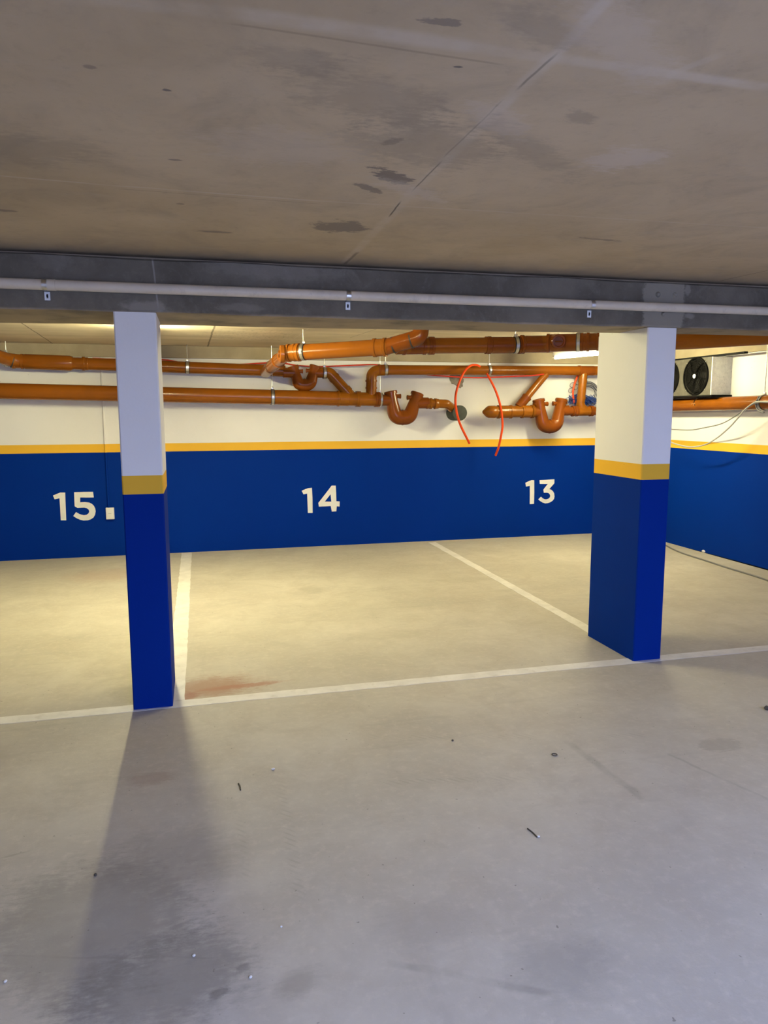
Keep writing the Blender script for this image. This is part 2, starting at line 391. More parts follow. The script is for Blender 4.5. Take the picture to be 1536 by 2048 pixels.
def bands(bm, poly, zs, mis):
    """upright prism over a plan polygon, cut into paint bands at the heights zs"""
    rings = [[bm.verts.new((x, y, z)) for (x, y) in poly] for z in zs]
    n = len(poly)
    for j in range(len(zs)-1):
        for i in range(n):
            f = bm.faces.new((rings[j][i], rings[j][(i+1) % n], rings[j+1][(i+1) % n], rings[j+1][i])); f.material_index = mis[j]
    f = bm.faces.new(rings[0]); f.material_index = mis[0]
    f = bm.faces.new(rings[-1]); f.material_index = mis[-1]
    return bm
PAINT = [M_BLUE, M_YELLOW, M_WHITE]
def rect(x0, y0, x1, y1): return [(x0, y0), (x1, y0), (x1, y1), (x0, y1)]
bm = bands(nb(), rect(XL-.2, D, W+.2, D+.2), [0, HB, HY, ZCR], [0, 1, 2]); struct('wall_back', bm, PAINT)
bm = bands(nb(), rect(W, YF-.2, W+.2, D), [0, HB, HY, ZCF], [0, 1, 2]); struct('wall_right', bm, PAINT)
bm = bands(nb(), rect(XL-.2, YF-.2, XL, D), [0, HB, HY, ZCF], [0, 1, 2]); struct('wall_left', bm, PAINT)
# unseen wall behind the camera; vehicle entrance added and sized for cool front light
GX0, GX1, GZ = 0.3, 2.15, 2.05
bm = nb(); box(bm, (XL, YF-.2, 0), (GX0, YF, ZCF)); box(bm, (GX1, YF-.2, 0), (W, YF, ZCF)); box(bm, (GX0, YF-.2, GZ), (GX1, YF, ZCF))
struct('wall_front', bm, M_WHITE)
# bare concrete ring beam on top of both painted walls
bm = nb(); box(bm, (XL, D-.03, ZL+.012), (W, D, ZCR-.022)); struct('trim_1', bm, M_LINTEL)
bm = nb(); box(bm, (W-.03, 4.35, ZL+.012), (W, D-.03, ZCR-.022)); struct('trim_2', bm, M_LINTEL)
bm = nb(); box(bm, (XL, D-.045, ZL-.006), (W, D, ZL+.012)); struct('trim_3', bm, M_LINTEL)
bm = nb(); box(bm, (W-.045, 4.35, ZL-.006), (W, D-.045, ZL+.012)); struct('trim_4', bm, M_LINTEL)
# black strip standing for the shade in the open joint under the right wall
bm = nb()
p0, p1 = atx(1400, 1106, W), atx(1536, 1142, W)
n = 24; top = []; bot = []
for i in range(n+1):
    y = 6.9-(6.9-4.4)*i/n; h = (.003+.022*i/n)*(.75+.5*random.random())
    top.append((y, h))
fr = [bm.verts.new((W-.004, y, h)) for y, h in top]; fb = [bm.verts.new((W-.004, y, .0)) for y, h in top]
br = [bm.verts.new((W+.01, y, h)) for y, h in top]
for i in range(n):
    bm.faces.new((fb[i], fb[i+1], fr[i+1], fr[i])); bm.faces.new((fr[i], fr[i+1], br[i+1], br[i]))
struct('joint_shade_right', bm, M_BLACK)

# main beam: rear edge runs slightly skew, shadow joint under the slab
def yrear(x): return 4.33-.0733*(x+1.0)
bm = nb(); N = 90; rows = []
xs = [XL+.002+(W-XL-.004)*i/N for i in range(N+1)]
for x in xs:
    w = (mnoise.noise(Vector((x*3.1, 1.7, 0)))*.008); w2 = mnoise.noise(Vector((x*2.3, 5.0, 0)))*.010
    g = .010+.010*max(0, mnoise.noise(Vector((x*1.1, 9.0, 0))))
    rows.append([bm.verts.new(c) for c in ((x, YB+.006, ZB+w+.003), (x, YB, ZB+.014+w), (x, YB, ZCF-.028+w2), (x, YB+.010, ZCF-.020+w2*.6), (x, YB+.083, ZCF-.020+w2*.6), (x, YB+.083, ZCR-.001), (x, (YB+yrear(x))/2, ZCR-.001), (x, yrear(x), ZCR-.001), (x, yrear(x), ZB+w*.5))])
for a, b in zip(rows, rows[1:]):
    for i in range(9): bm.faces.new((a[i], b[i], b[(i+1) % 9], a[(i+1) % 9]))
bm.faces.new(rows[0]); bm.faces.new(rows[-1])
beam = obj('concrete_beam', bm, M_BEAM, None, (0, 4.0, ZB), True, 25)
tag(beam, 'dark grey bare concrete beam across the garage on top of both pillars', 'beam', kind='thing')

# pillars
def chamf(x0, y0, x1, y1, c=.006): return [(x0+c, y0), (x1-c, y0), (x1, y0+c), (x1, y1-c), (x1-c, y1), (x0+c, y1), (x0, y1-c), (x0, y0+c)]
PH = [0, 1.1036, 1.1952]
P1 = (-.3732, 3.7597, -.1798, 4.1628); P2 = (2.5003, 3.7747, 2.6901, 4.3139)
bm = bands(nb(), chamf(*P1), PH+[ZB+.002], [0, 1, 2])
tag(obj('concrete_pillar', bm, PAINT, None, (-.276, 3.96, 0), True, 20), 'narrow painted pillar standing on the floor line between bays 15 and 14', 'pillar', kind='thing')
bm = nb()
bands(bm, chamf(*P2), PH+[ZB+.002], [0, 1, 2])
box(bm, (P2[0]+.004, yrear(2.6)+.004, ZB-.002), (P2[2]-.004, P2[3]-.004, ZCR-.001), 2)
tag(obj('concrete_pillar', bm, PAINT, None, (2.595, 4.04, 0), True, 20), 'wide painted pillar with a broad flank, in front of the cooling unit', 'pillar', kind='thing')

# bolt cones in the pale patch of the beam
for (px, py, r) in ((1316, 589, .016), (1350, 590, .015), (1326, 628, .012)):
    p = at(px, py, YB); bm = nb()
    lathe(bm, Vector((p.x, YB-.010, p.z)), Vector((0, 1, 0)), [(0, r*.45), (.002, r*.6), (.010, r), (.016, r*1.1)], 16)
    lb = {1316: 'plugged anchor bump on the pale beam patch, upper one beside the middle of the beam', 1350: 'plugged anchor bump on the pale beam patch, upper one next to the lone scuff mark', 1326: 'plugged anchor bump low on the pale beam patch, just under the conduit'}[px]
    tag(obj('anchor_plug', bm, M_MORTAR), lb, 'anchor', 'anchor plugs in the beam patch')

# painted lines on the floor
def slab(name, poly, h, mat, label, cat, group=None):
    bm = nb(); b = [bm.verts.new((x, y, 0.0005)) for x, y in poly]; t = [bm.verts.new((x, y, h)) for x, y in poly]; n = len(poly)
    bm.faces.new(t); bm.faces.new(b)
    for i in range(n): bm.faces.new((b[i], b[(i+1) % n], t[(i+1) % n], t[i]))
    o = obj(name, bm, mat, None, None, False); return tag(o, label, cat, group)
def ragged(x0, x1, y0, y1, along, amp=.003, step=.06):
    L = []; 
    n = int(((x1-x0) if along == 0 else (y1-y0))/step)
    for i in range(n+1):
        t = i/n
        L.append((x0+(x1-x0)*t, y0+random.uniform(-amp, amp)) if along == 0 else (x1+random.uniform(-amp, amp), y0+(y1-y0)*t))
    for i in range(n, -1, -1):
        t = i/n
        L.append((x0+(x1-x0)*t, y1+random.uniform(-amp, amp)) if along == 0 else (x0+random.uniform(-amp, amp), y0+(y1-y0)*t))
    return L
slab('bay_marking', ragged(XL+.1, W-.05, 3.742, 3.831, 0), .002, M_LINE, 'long white painted line on the floor across the open ends of the bays', 'floor marking', 'painted bay markings')
slab('bay_marking', ragged(-.226, -.1216, 3.834, 8.06, 1), .002, M_LINE, 'white painted floor line between bays 15 and 14, starting at the narrow pillar', 'floor marking', 'painted bay markings')
slab('bay_marking', ragged(2.535, 2.622, 4.318, 7.99, 1), .002, M_LINE, 'white painted floor line between bays 14 and 13, running to the wide pillar', 'floor marking', 'painted bay markings')

# bay numbers painted on the back wall
def digit_mesh(outer, holes, sx, ox, oy):
    def w(p): q = at(ox+p[0]/sx, oy+p[1]/sx, D); return Vector((q.x, 0, q.z))
    loops = [[w(p) for p in outer]]+[[w(p) for p in h] for h in holes]
    flat = [v for L in loops for v in L]
    tris = geometry.tessellate_polygon([[Vector((v.x, v.z, 0)) for v in L] for L in loops])
    bm = nb(); f = [bm.verts.new((v.x, D-.0018, v.z)) for v in flat]; b = [bm.verts.new((v.x, D, v.z)) for v in flat]
    for t in tris: bm.faces.new([f[i] for i in t])
    s = 0
    for L in loops:
        n = len(L)
        for i in range(n): bm.faces.new((f[s+i], f[s+(i+1) % n], b[s+(i+1) % n], b[s+i]))
        s += n
    return bm
NUMS = {
 '15': (8.533, 80, 940, [([(222, 435), (345, 385), (430, 385), (438, 620), (448, 858), (355, 858), (345, 660), (333, 482), (250, 500)], []),
        ([(582, 380), (740, 374), (905, 372), (918, 468), (800, 470), (685, 468), (685, 552), (765, 548), (840, 556), (885, 578), (920, 612), (943, 660), (950, 705), (940, 765), (912, 812), (865, 842), (815, 858), (745, 862), (690, 850), (625, 822), (568, 785), (615, 718), (680, 755), (750, 772), (800, 762), (832, 735), (840, 702), (828, 672), (800, 652), (755, 642), (640, 647), (592, 618)], [])]),
 '14': (12.8, 580, 950, [([(300, 405), (395, 362), (470, 338), (560, 328), (575, 600), (578, 970), (458, 970), (448, 720), (440, 475), (345, 495)], []),
        ([(1065, 272), (1170, 272), (1180, 480), (1187, 672), (1272, 677), (1268, 805), (1195, 800), (1185, 930), (1070, 935), (1043, 795), (740, 808), (725, 715), (900, 490)], [[(1038, 490), (890, 680), (1058, 682)]])]),
 '13': (15.36, 1030, 940, [([(318, 395), (420, 345), (510, 312), (588, 315), (590, 680), (582, 1040), (452, 1047), (455, 760), (455, 482), (340, 512)], []),
        ([(755, 312), (980, 300), (1208, 285), (1208, 405), (1130, 495), (1050, 585), (1120, 612), (1172, 662), (1202, 725), (1212, 820), (1195, 890), (1150, 945), (1080, 990), (1010, 1015), (930, 1025), (850, 1000), (780, 958), (715, 905), (795, 818), (850, 870), (910, 898), (960, 902), (1030, 880), (1070, 840), (1082, 790), (1062, 740), (1030, 708), (985, 696), (885, 697), (872, 605), (940, 510), (1010, 428), (885, 428), (760, 425)], [])])}
WH = {'15': 'white painted number 15 on the blue wall, beside the small white box', '14': 'white painted number 14 on the blue wall between the two pillars', '13': 'white painted number 13 on the blue wall under the drain trap'}
for nm, (sx, ox, oy, ds) in NUMS.items():
    c = at(ox+(ds[0][0][0][0]+300)/sx, oy+900/sx, D)
    t = thing('painted_number', (c.x, D, c.z), WH[nm], 'painted number', 'bay numbers on the blue wall')
    for outer, holes in ds: obj('digit', digit_mesh(outer, holes, sx, ox, oy), M_NUM, t, None, False)

# ------------------------------------------------------------------ drain pipes
def seg_pipe(parent, pts, r, mat=M_PIPE, bend=None, name='pipe', seg=24):
    return obj(name, sweep(nb(), fillet([Vector(p) for p in pts], bend or r*1.6), r, seg), mat, parent)
def coupling(parent, p, d, r, L, mat=M_FIT, name='coupling', ends=2):
    """push-fit socket: a slightly wider sleeve with a bead ring at its mouth(s)"""
    d = Vector(d).normalized(); R = r*1.07; B = r*1.15; h = L/2
    prof = [(-h, r*.98), (-h, B), (-h+.022, B), (-h+.028, R)]
    prof += [(h-.028, R), (h-.022, B), (h, B), (h, r*.98)] if ends == 2 else [(h-.006, R), (h, r*.98)]
    return obj(name, lathe(nb(), Vector(p), d, prof, 28), mat, parent)
def ring(parent, p, d, r, w=.008, mat=M_RUB, name='seal_ring', k=1.04):
    return obj(name, lathe(nb(), Vector(p), Vector(d), [(-w/2, r*.99), (-w/2, r*k), (w/2, r*k), (w/2, r*.99)], 24), mat, parent)
def cap(parent, p, d, r, t=.03, mat=M_FIT, name='access_cap', slot=False):
    d = Vector(d).normalized(); bm = nb()
    lathe(bm, Vector(p), d, [(-t, r*1.0), (-t, r*1.16), (-t*.2, r*1.16), (0, r*1.05), (0.001, r*.8), (-t*.25, r*.72)], 28)
    o = obj(name, bm, mat, parent)
    if slot:
        u, v = frame(d); b2 = nb()
        lathe(b2, Vector(p)-u*r*.55-d*t*.1, u, [(0, r*.12), (r*1.1, r*.12)], 8); obj('grip_bar', b2, mat, o)
    return o
HG = 'metal pipe hangers on the drain pipes'
def hanger(p, d, r, ztop, label, width=.026):
    p = Vector(p); d = Vector(d).normalized()
    t = thing('pipe_hanger', (p.x, p.y, p.z), label, 'pipe hanger', HG)
    obj('band', lathe(nb(), p, d, [(-width/2, r*1.0), (-width/2, r*1.09), (width/2, r*1.09), (width/2, r*1.0)], 28), M_STEEL, t)
    obj('rubber_liner', lathe(nb(), p, d, [(-width*.75, r*1.0), (-width*.75, r*1.05), (width*.75, r*1.05), (width*.75, r*1.0)], 28), M_RUB, t)
    up = Vector((0, 0, 1)); b = nb(); box(b, p+Vector((-.012, -.014, r*1.05)), p+Vector((.012, .014, r*1.05+.022)), 0, .003); obj('nut', b, M_STEEL, t)
    if ztop: obj('threaded_rod', lathe(nb(), p+up*r*1.05, up, [(0, .0045), (ztop-p.z-r*1.05, .0045)], 10), M_STEEL, t)
    sd = d.cross(up)
    if sd.length > .2:
        sd.normalize()
        for s in (-1, 1):
            b = nb(); lathe(b, p+sd*s*r*1.07-d*.0, sd*s, [(0, .010), (.012, .010)], 8); obj('side_bolt', b, M_STEEL, t)
    return t
RA, RB, RD = .078, .058, .067; YA = 7.885; YBP = 7.93

# --- lower wall pipe, from the left edge to the first trap
def aL(px): return at(px, 782+(797-782)*px/670, YA)
o0 = aL(-260)
A = thing('drain_pipe', o0, 'thick low drain pipe on the back wall, passing behind the narrow pillar', 'drain pipe')
xd = Vector((1, 0, 0))
pz = aL(560).z
def pa(px, dy=0.0): q = aL(px); return Vector((q.x, YA, q.z+dy))
dA = (pa(700)-pa(0)).normalized()
seg_pipe(A, [pa(-260), pa(676)], RA)
coupling(A, pa(686), dA, RA*.95, .13, M_FITY, ends=1)
seg_pipe(A, [pa(680), pa(716)], RA*.97, M_FITY, name='wye_body')
coupling(A, pa(716), dA, RA*.95, .05, M_FITY)
seg_pipe(A, [pa(715), pa(752)], RA*.95, M_FITY, name='tee_body')
coupling(A, pa(754), dA, RA*.93, .055, M_FIT)
# 45 degree branch coming down from the upper trap
b0 = at(628, 745, YA+.02); b1 = at(659, 745, YA+.01); b2 = at(708, 799, YA)
br = seg_pipe(A, [b0, b1, b2], RB, M_FITY, .06, 'branch_pipe')
db = (b2-b1).normalized()
coupling(A, b1+db*.075, db, RB*.93, .03, M_FITY); coupling(A, b1.lerp(b2, .68), db, RB*.97, .05, M_FITY)
# riser up to the upper right pipe
r0 = pa(742); r1 = at(743, 742, YA); r2 = at(776, 740, YA)
seg_pipe(A, [r0, r1, r2], RB, M_FITY, .075, 'riser')
for yy in (762, 776): ring(A, at(742.5, yy, YA), (0, 0, 1), RB, .02, M_FITY, 'bead', 1.10)

def trap(label, Yt, inlet, ltop, lbot, rbot, rtop, outlet, r, rb_):
    """double-cap drain trap: inlet, down leg, U bend, up leg, outlet; screw caps on both legs and a plug on the inner sides"""
    P = lambda q: at(q[0], q[1], Yt)
    li, lt, lb, rb, rt, ot = [P(q) for q in (inlet, ltop, lbot, rbot, rtop, outlet)]
    t = thing('drain_trap', ((lb.x+rb.x)/2, Yt, min(lb.z, rb.z)), label, 'drain trap', 'drain traps on the back wall')
    path = [lt, lt.lerp(lb, .35)]+fillet([lt.lerp(lb, .5), lb, rb, rt.lerp(rb, .5)], (rb-lb).length*.5, 14)[1:-1]+[rt.lerp(rb, .35), rt]
    n_ = len(path)-4; rr = [r, r]+[r+(rb_-r)*min(1.0, .75+1.2*min(i, n_-1-i)/n_) for i in range(n_)]+[r, r]
    bm = sweep(nb(), path, rr, 26); obj('trap_bend', bm, M_FIT, t)
    mid = (lb+rb)/2; lo = mid
    dl = (lb-lt).normalized(); dr = (rb-rt).normalized()
    jl = lt+dl*((lt.z-li.z)/max(.2, -dl.z)) if dl.z < 0 else lt
    jr = rt+dr*((rt.z-ot.z)/max(.2, -dr.z))
    obj('inlet_arm', sweep(nb(), [li, jl], r*.98, 24), M_FIT, t)
    obj('outlet_arm', sweep(nb(), [jr, ot], r*.98, 24), M_FIT, t)
    # seam bead at the lowest point of the bend
    ring(t, Vector((mid.x, Yt, mid.z)), (1, 0, 0), rb_, .012, M_FIT, 'seam_bead', 1.04)
    for (tp, dd, sgn) in ((lt, -dl, 1), (rt, -dr, -1)):
        cap(t, tp+dd*.022, dd, r, .034)
        q = tp-dd*.035
        bm = nb(); lathe(bm, q+Vector((sgn*r*.6, -.005, 0)), Vector((sgn, 0, 0)), [(0, r*.36), (r*.85, r*.36), (r*.85, r*.42), (r*1.08, r*.42), (r*1.1, r*.22), (r*1.0, r*.18)], 16)
        obj('side_plug', bm, M_FIT, t)
        # flared shoulder on the outer side
        bm = sweep(nb(), [tp-dd*.055, tp-dd*.004+Vector((-sgn*r*.9, 0, -.01))], [r*.8, r*.55], 20); obj('shoulder', bm, M_FIT, t)
    return t
trap('brown drain trap with two screw caps, hanging upper left under the sloped ceiling pipe', 7.89, (566, 745.5), (587, 736), (597, 769.5), (620.5, 769.5), (630, 735), (646, 746), .053, .066)
trap('brown drain trap with two screw caps, ending at the round grey sleeve in the wall', 7.87, (764, 800.5), (781.5, 786), (790.5, 835), (819, 835), (834, 789), (856, 806), .063, .083)
# link between the trap and the grey sleeve
e0, e1, e2 = at(852, 806.5, 7.87), at(893, 808, 7.87), at(919, 828, 8.02)
S = thing('drain_elbow', e0, 'orange-brown drain elbow between the big trap and the round grey sleeve', 'drain pipe')
seg_pipe(S, [e0, e1, e2], .050, M_FITY, .05, 'elbow')
dS = (e1-e0).normalized()
coupling(S, at(858, 807, 7.87), dS, .053, .06, M_FITY); coupling(S, at(873, 807.5, 7.87), dS, .052, .05, M_FITY, ends=1)
c = at(920, 826, 7.86)
bm = nb(); lathe(bm, Vector((c.x, 7.86, c.z)), Vector((0, 1, 0)), [(0, .080), (.004, .086), (.229, .086)], 32)
tag(obj('pipe_sleeve', bm, M_SLEEVE), 'round dark grey pipe sleeve in the white wall behind a hanging orange tube', 'pipe sleeve')

# --- upper left pipe under the ceiling
def pb(px): return at(px, 722+(743-722)*(px-20)/570, YBP)
B = thing('drain_pipe', pb(-100), 'high drain pipe on the back wall at the far left, ending at the upper trap', 'drain pipe')
dB = (pb(560)-pb(60)).normalized()
RBB = .064
seg_pipe(B, [at(-70, 690, 7.2), at(18, 720, YBP-.02), pb(60)], RBB, M_PIPE, .12, 'elbow')
coupling(B, pb(36), dB, RBB*1.0, .10, M_PIPE)
seg_pipe(B, [pb(44), pb(570)], RBB*.93)
sl = nb(); lathe(sl, pb(46), dB, [(0, RBB*1.0), (.02, RBB*1.16), (.43, RBB*1.16), (.455, RBB*1.0)], 28); obj('branch_sleeve', sl, M_PIPE, B)
coupling(B, pb(171), dB, RBB*.93, .06, M_PIPE, ends=1)
ring(B, at(25, 722, YBP-.03), (Vector((1, .35, -.3))), RBB, .01)

# --- upper right pipe
def pc(px): return at(px, 740+(741.5-740)*(px-776)/420, YA)
Cc = thing('drain_pipe', pc(776), 'high drain pipe on the back wall from the riser to the wide pillar', 'drain pipe')
dC = (pc(1190)-pc(776)).normalized(); RC = .054
seg_pipe(Cc, [pc(775), pc(1252)], RC)
coupling(Cc, pc(764), dC, RC, .09, M_FIT, ends=1)
coupling(Cc, pc(1172), dC, RC*.98, .20, M_FIT, ends=1)
# slanted stack down to the capped pipe, and the straight drop beside the wide pillar
s0, s1 = at(1092, 748, YA), at(1034, 818, YA)
sp = seg_pipe(Cc, [s0, s1], RC*.80, M_PIPE, name='slanted_pipe')
ds = (s1-s0).normalized()
coupling(Cc, s0.lerp(s1, .80), ds, RC*.92, .16, M_FIT, ends=1)
v0, v1 = at(1167, 745, YA), at(1160.5, 816, YA)
seg_pipe(Cc, [v0, v1], RC*.90, M_FITY, name='drop_pipe')
for t_ in (.25, .72): ring(Cc, v0.lerp(v1, t_), (v1-v0), RC*.90, .025, M_FITY, 'bead', 1.10)

# --- capped pipe with the third trap
def pf(px): return at(px, 824+(822-824)*(px-966)/220, 7.87)
Fp = thing('drain_pipe', pf(966), 'short orange-brown drain pipe with a pointed capped end, right of the grey sleeve', 'drain pipe')
dF = (pf(1080)-pf(966)).normalized()
seg_pipe(Fp, [pf(985), pf(1066)], .066, M_FITY)
bm = nb(); lathe(bm, pf(965), dF, [(0, .006), (.004, .016), (.05, .058), (.075, .070), (.15, .072), (.165, .066)], 28); obj('end_cap', bm, M_FITY, Fp)
coupling(Fp, pf(1009), dF, .067, .17, M_FITY); coupling(Fp, pf(1052), dF, .066, .12, M_FITY, ends=1)
coupling(Fp, pf(1064), dF, .067, .03, M_FITY)
trap('brown drain trap with two screw caps, close to the wide pillar above number 13', 7.87, (1066, 824), (1077.5, 802), (1086, 852.5), (1112.5, 852.5), (1122.5, 801), (1136, 821), .062, .081)
Tt = thing('drain_pipe', pf(1136), 'orange-brown drain pipe tee joint leaving the trap next to the wide pillar', 'drain pipe')
seg_pipe(Tt, [pf(1132), pf(1250)], .050, M_FIT)
coupling(Tt, pf(1149), dF, .054, .07, M_FIT); 
bm = sweep(nb(), [pf(1160)+Vector((0, 0, .10)), pf(1160)+Vector((.01, 0, .05)), pf(1172)+Vector((0, 0, .0))], [.050, .056, .052], 24); obj('tee_branch', bm, M_FITY, Tt)
seg_pipe(Tt, [pf(1155), pf(1178)], .057, M_FITY, name='tee_body')
coupling(Tt, pf(1182), dF, .055, .04, M_FIT)

# --- sloped pipe under the ceiling in mid bay
E0, E1, E2 = at(852, 640, 5.86), at(841, 674, 5.80), at(772, 694, 5.95)
E3, E4 = at(600, 704.5, 6.35), at(571, 706.5, 6.42)
Ep = thing('drain_pipe', E2, 'bright orange pipe under the ceiling, sloping from a rounded elbow at the beam', 'drain pipe')
E0 = Vector((E1.x+.01, E1.y+.02, ZCR-.004))
seg_pipe(Ep, [E0, E1, E2], RD*.98, M_FIT, .085, 'elbow')
dE1 = (E2-E1).normalized(); dE = (E3-E2).normalized()
ring(Ep, at(823, 680, 5.84), dE1, RD*.98, .012); ring(Ep, at(787, 690, 5.92), dE1, RD*.98, .014)
seg_pipe(Ep, [E2-dE*.02, E4], RD)
coupling(Ep, at(760, 695, 5.98), dE, RD*1.0, .11, M_PIPE, ends=2)
coupling(Ep, at(585, 705.5, 6.39), dE, RD*1.0, .14, M_PIPE, ends=1)
ring(Ep, at(578, 706, 6.40), dE, RD*1.07, .02, M_PIPE, 'bead', 1.06)
ring(Ep, at(590, 705, 6.38), dE, RD*1.07, .02, M_PIPE, 'bead', 1.06)
# clean-out flange and the thinner branch that drops to the wall pipe
fd = Vector((-1, .03, 0)).normalized(); fp = at(563, 708, 6.40)
bm = nb(); lathe(bm, fp, fd, [(-.02, .066), (-.02, .078), (.012, .078), (.016, .07), (.016, .03), (.028, .03), (.028, .012)], 28); obj('access_flange', bm, M_PIPE, Ep)
seg_pipe(Ep, [at(576, 707, 6.42), at(567, 713, 6.5), at(541, 735, 7.2), at(531, 745, 7.86)], .056, M_PIPE, .09, 'branch_pipe')
b_, a_ = at(541, 735, 7.2), at(567, 713, 6.5); db_ = (b_-a_).normalized()
ring(Ep, at(543, 733, 7.14), db_, .057, .012); coupling(Ep, a_.lerp(b_, .5), db_, .056, .22, M_PIPE, ends=1)

# --- long pipe under the ceiling to the right
Dp_pts = [at(792, 693, 6.12), at(862, 691.5, 6.12), at(1040, 690, 6.06), at(1090, 686.5, 6.0), at(1200, 683, 5.76), at(1354, 684, 5.6), at(1480, 676, 5.2)]
Dp_pts.append(Dp_pts[-1]+(Dp_pts[-1]-Dp_pts[-2]).normalized()*((W-.03-Dp_pts[-1].x)/((Dp_pts[-1]-Dp_pts[-2]).normalized().x)))
for q in Dp_pts: q.z = min(q.z, ZCR-RD*1.2)
Dq = thing('drain_pipe', Dp_pts[1], 'long dark orange pipe under the ceiling, passing behind the wide pillar', 'drain pipe')
seg_pipe(Dq, Dp_pts, RD, M_PIPE, .3)
xax = (Dp_pts[2]-Dp_pts[1]).normalized()
coupling(Dq, at(828, 692, 6.12), xax, RD*.98, .20, M_FIT); coupling(Dq, at(862, 691.5, 6.12), xax, RD, .05, M_FIT)
coupling(Dq, at(974, 690.6, 6.08), xax, RD*.97, .03, M_FIT, ends=1)
coupling(Dq, at(1000, 690.3, 6.075), xax, RD*1.0, .22, M_FIT, ends=1)
coupling(Dq, at(1042, 690, 6.055), xax, RD*1.0, .05, M_FIT)
coupling(Dq, at(1070, 688, 6.02), xax, RD*1.02, .26, M_FIT, ends=1)
coupling(Dq, at(1136, 685, 5.895), (Dp_pts[4]-Dp_pts[3]).normalized(), RD*1.05, .36, M_FIT)
coupling(Dq, at(1180, 683.5, 5.80), (Dp_pts[4]-Dp_pts[3]).normalized(), RD*1.02, .16, M_FIT)
pc_ = at(1110, 681, 5.945); dcap = (CAM-pc_); dcap.z = -.25*dcap.length; dcap = Vector((-.15, -1, -.18)).normalized()
bm = nb(); lathe(bm, pc_, dcap, [(0, .058), (.085, .058)], 28); obj('cleanout_neck', bm, M_FIT, Dq)
cap(Dq, pc_+dcap*.105, dcap, .054, .03, M_FIT, 'cleanout_cap', True)

# --- pipe along the right wall
G0, G1 = atx(1350, 811, 5.09), atx(1530, 805, 5.09)
dG = (G1-G0).normalized(); Ga = G0-dG*((7.75-G0.y)/dG.y*-1) if False else G0+dG*((7.75-G0.y)/dG.y); Gb = G0+dG*((4.3-G0.y)/dG.y)
Gp = thing('drain_pipe', Ga, 'orange drain pipe along the right wall below the cooling unit', 'drain pipe')
seg_pipe(Gp, [Ga, Gb], .068, M_PIPE)

# hangers
hanger(at(13, 719, YBP-.02), dB, RBB, ZCR, 'metal pipe hanger on the elbow of the high pipe at the far left edge')
hanger(pb(375), dB, RBB*.93, ZCR, 'metal pipe hanger on the high wall pipe just right of the narrow pillar')
hanger(pa(545), dA, RA, ZCR, 'metal pipe hanger with long rod on the thick low pipe, left of the upper trap')
hanger(at(607, 704, 6.33), dE, RD, ZCR, 'metal pipe hanger round the bright sloped pipe under the ceiling')
hanger(at(649, 746, YA+.01), xd, RB, ZCR, 'metal pipe hanger right after the upper trap')
hanger(at(771, 740, YA), xd, RC*1.05, ZCR, 'metal pipe hanger at the bend of the riser on the top wall pipe')
hanger(pa(760), dA, RA*.93, ZCR, 'metal pipe hanger before the big trap with the grey sleeve')
hanger(pc(978), dC, RC, ZCR, 'metal pipe hanger on the top wall pipe beside the hanging orange tube')
hanger(at(1031, 690, 6.06), xax, RD*1.02, ZCR, 'metal pipe hanger on the dark ceiling pipe, left of the round clean-out cap')
hanger(at(1157, 684.3, 5.85), (Dp_pts[4]-Dp_pts[3]), RD*1.1, ZCR, 'metal pipe hanger on the dark ceiling pipe beside the wide pillar')
hg = G0+dG*((atx(1528, 805, 5.09).y-G0.y)/dG.y)
hanger(hg, dG, .068, ZCR, 'metal pipe hanger with long rod on the right wall pipe')

# ------------------------------------------------------------------ tubes and cables
def cable(name, pts, r, mat, label, cat, group=None, n=6, seg=8, parent=None):
    o = obj(name, sweep(nb(), smooth_path([Vector(p) for p in pts], n), r, seg), mat, parent)
    return tag(o, label, cat, group) if parent is None else o
YR = 7.995
cable('red_tube', [at(x, y, YR) for x, y in ((185, 716.5), (229, 718.5), (326, 719.5), (375, 726.5), (470, 729), (535, 725.5), (560, 725))]
      + [at(595, 731, YR), at(640, 733, YR), at(700, 731, YR), at(753, 729.5, YR), at(800, 738, YR), at(850, 749, YR)] +
      [at(x, y, 7.81) for x, y in ((885, 752), (934, 755), (976, 755), (1033, 752.5), (1072, 750.5))] + [at(1110, 744, 7.93), at(1150, 738, YR)], .0075, M_REDD,
      'thin dark red tube slung along the top of the back wall behind the pipes', 'tube')
cable('orange_tube', [at(x, y, Yz) for x, y, Yz in ((960, 733, 7.79), (952, 730, 7.76), (940, 732, 7.72), (927, 746, 7.66), (914, 778, 7.62), (911, 808, 7.62), (919, 845, 7.64), (939, 887, 7.7))], .0125, M_RED,
      'bright orange tube arching over the top pipe and hanging across the grey sleeve', 'tube', 'hanging orange tubes')
cable('orange_tube', [at(x, y, Yz) for x, y, Yz in ((974, 748, 7.80), (978, 755, 7.76), (991, 781, 7.72), (1001, 813, 7.70), (1005, 848, 7.70), (1002, 872, 7.72), (997, 895, 7.75), (991, 911, 7.8))], .0125, M_RED,
      'bright orange flexible tube hanging down across the pointed pipe end to the yellow stripe', 'tube', 'hanging orange tubes')
cable('orange_tube', [at(x, y, 7.97) for x, y in ((1157, 748), (1150, 765), (1146, 785), (1148, 806))], .012, M_RED,
      'short orange tube end dropping into the blue cable tangle beside the wide pillar', 'tube', 'hanging orange tubes')
t = thing('cable_coil', at(1165, 812, 8.0), 'tangled coil of blue and dark wires beside the wide pillar', 'cable coil')
bm = nb()
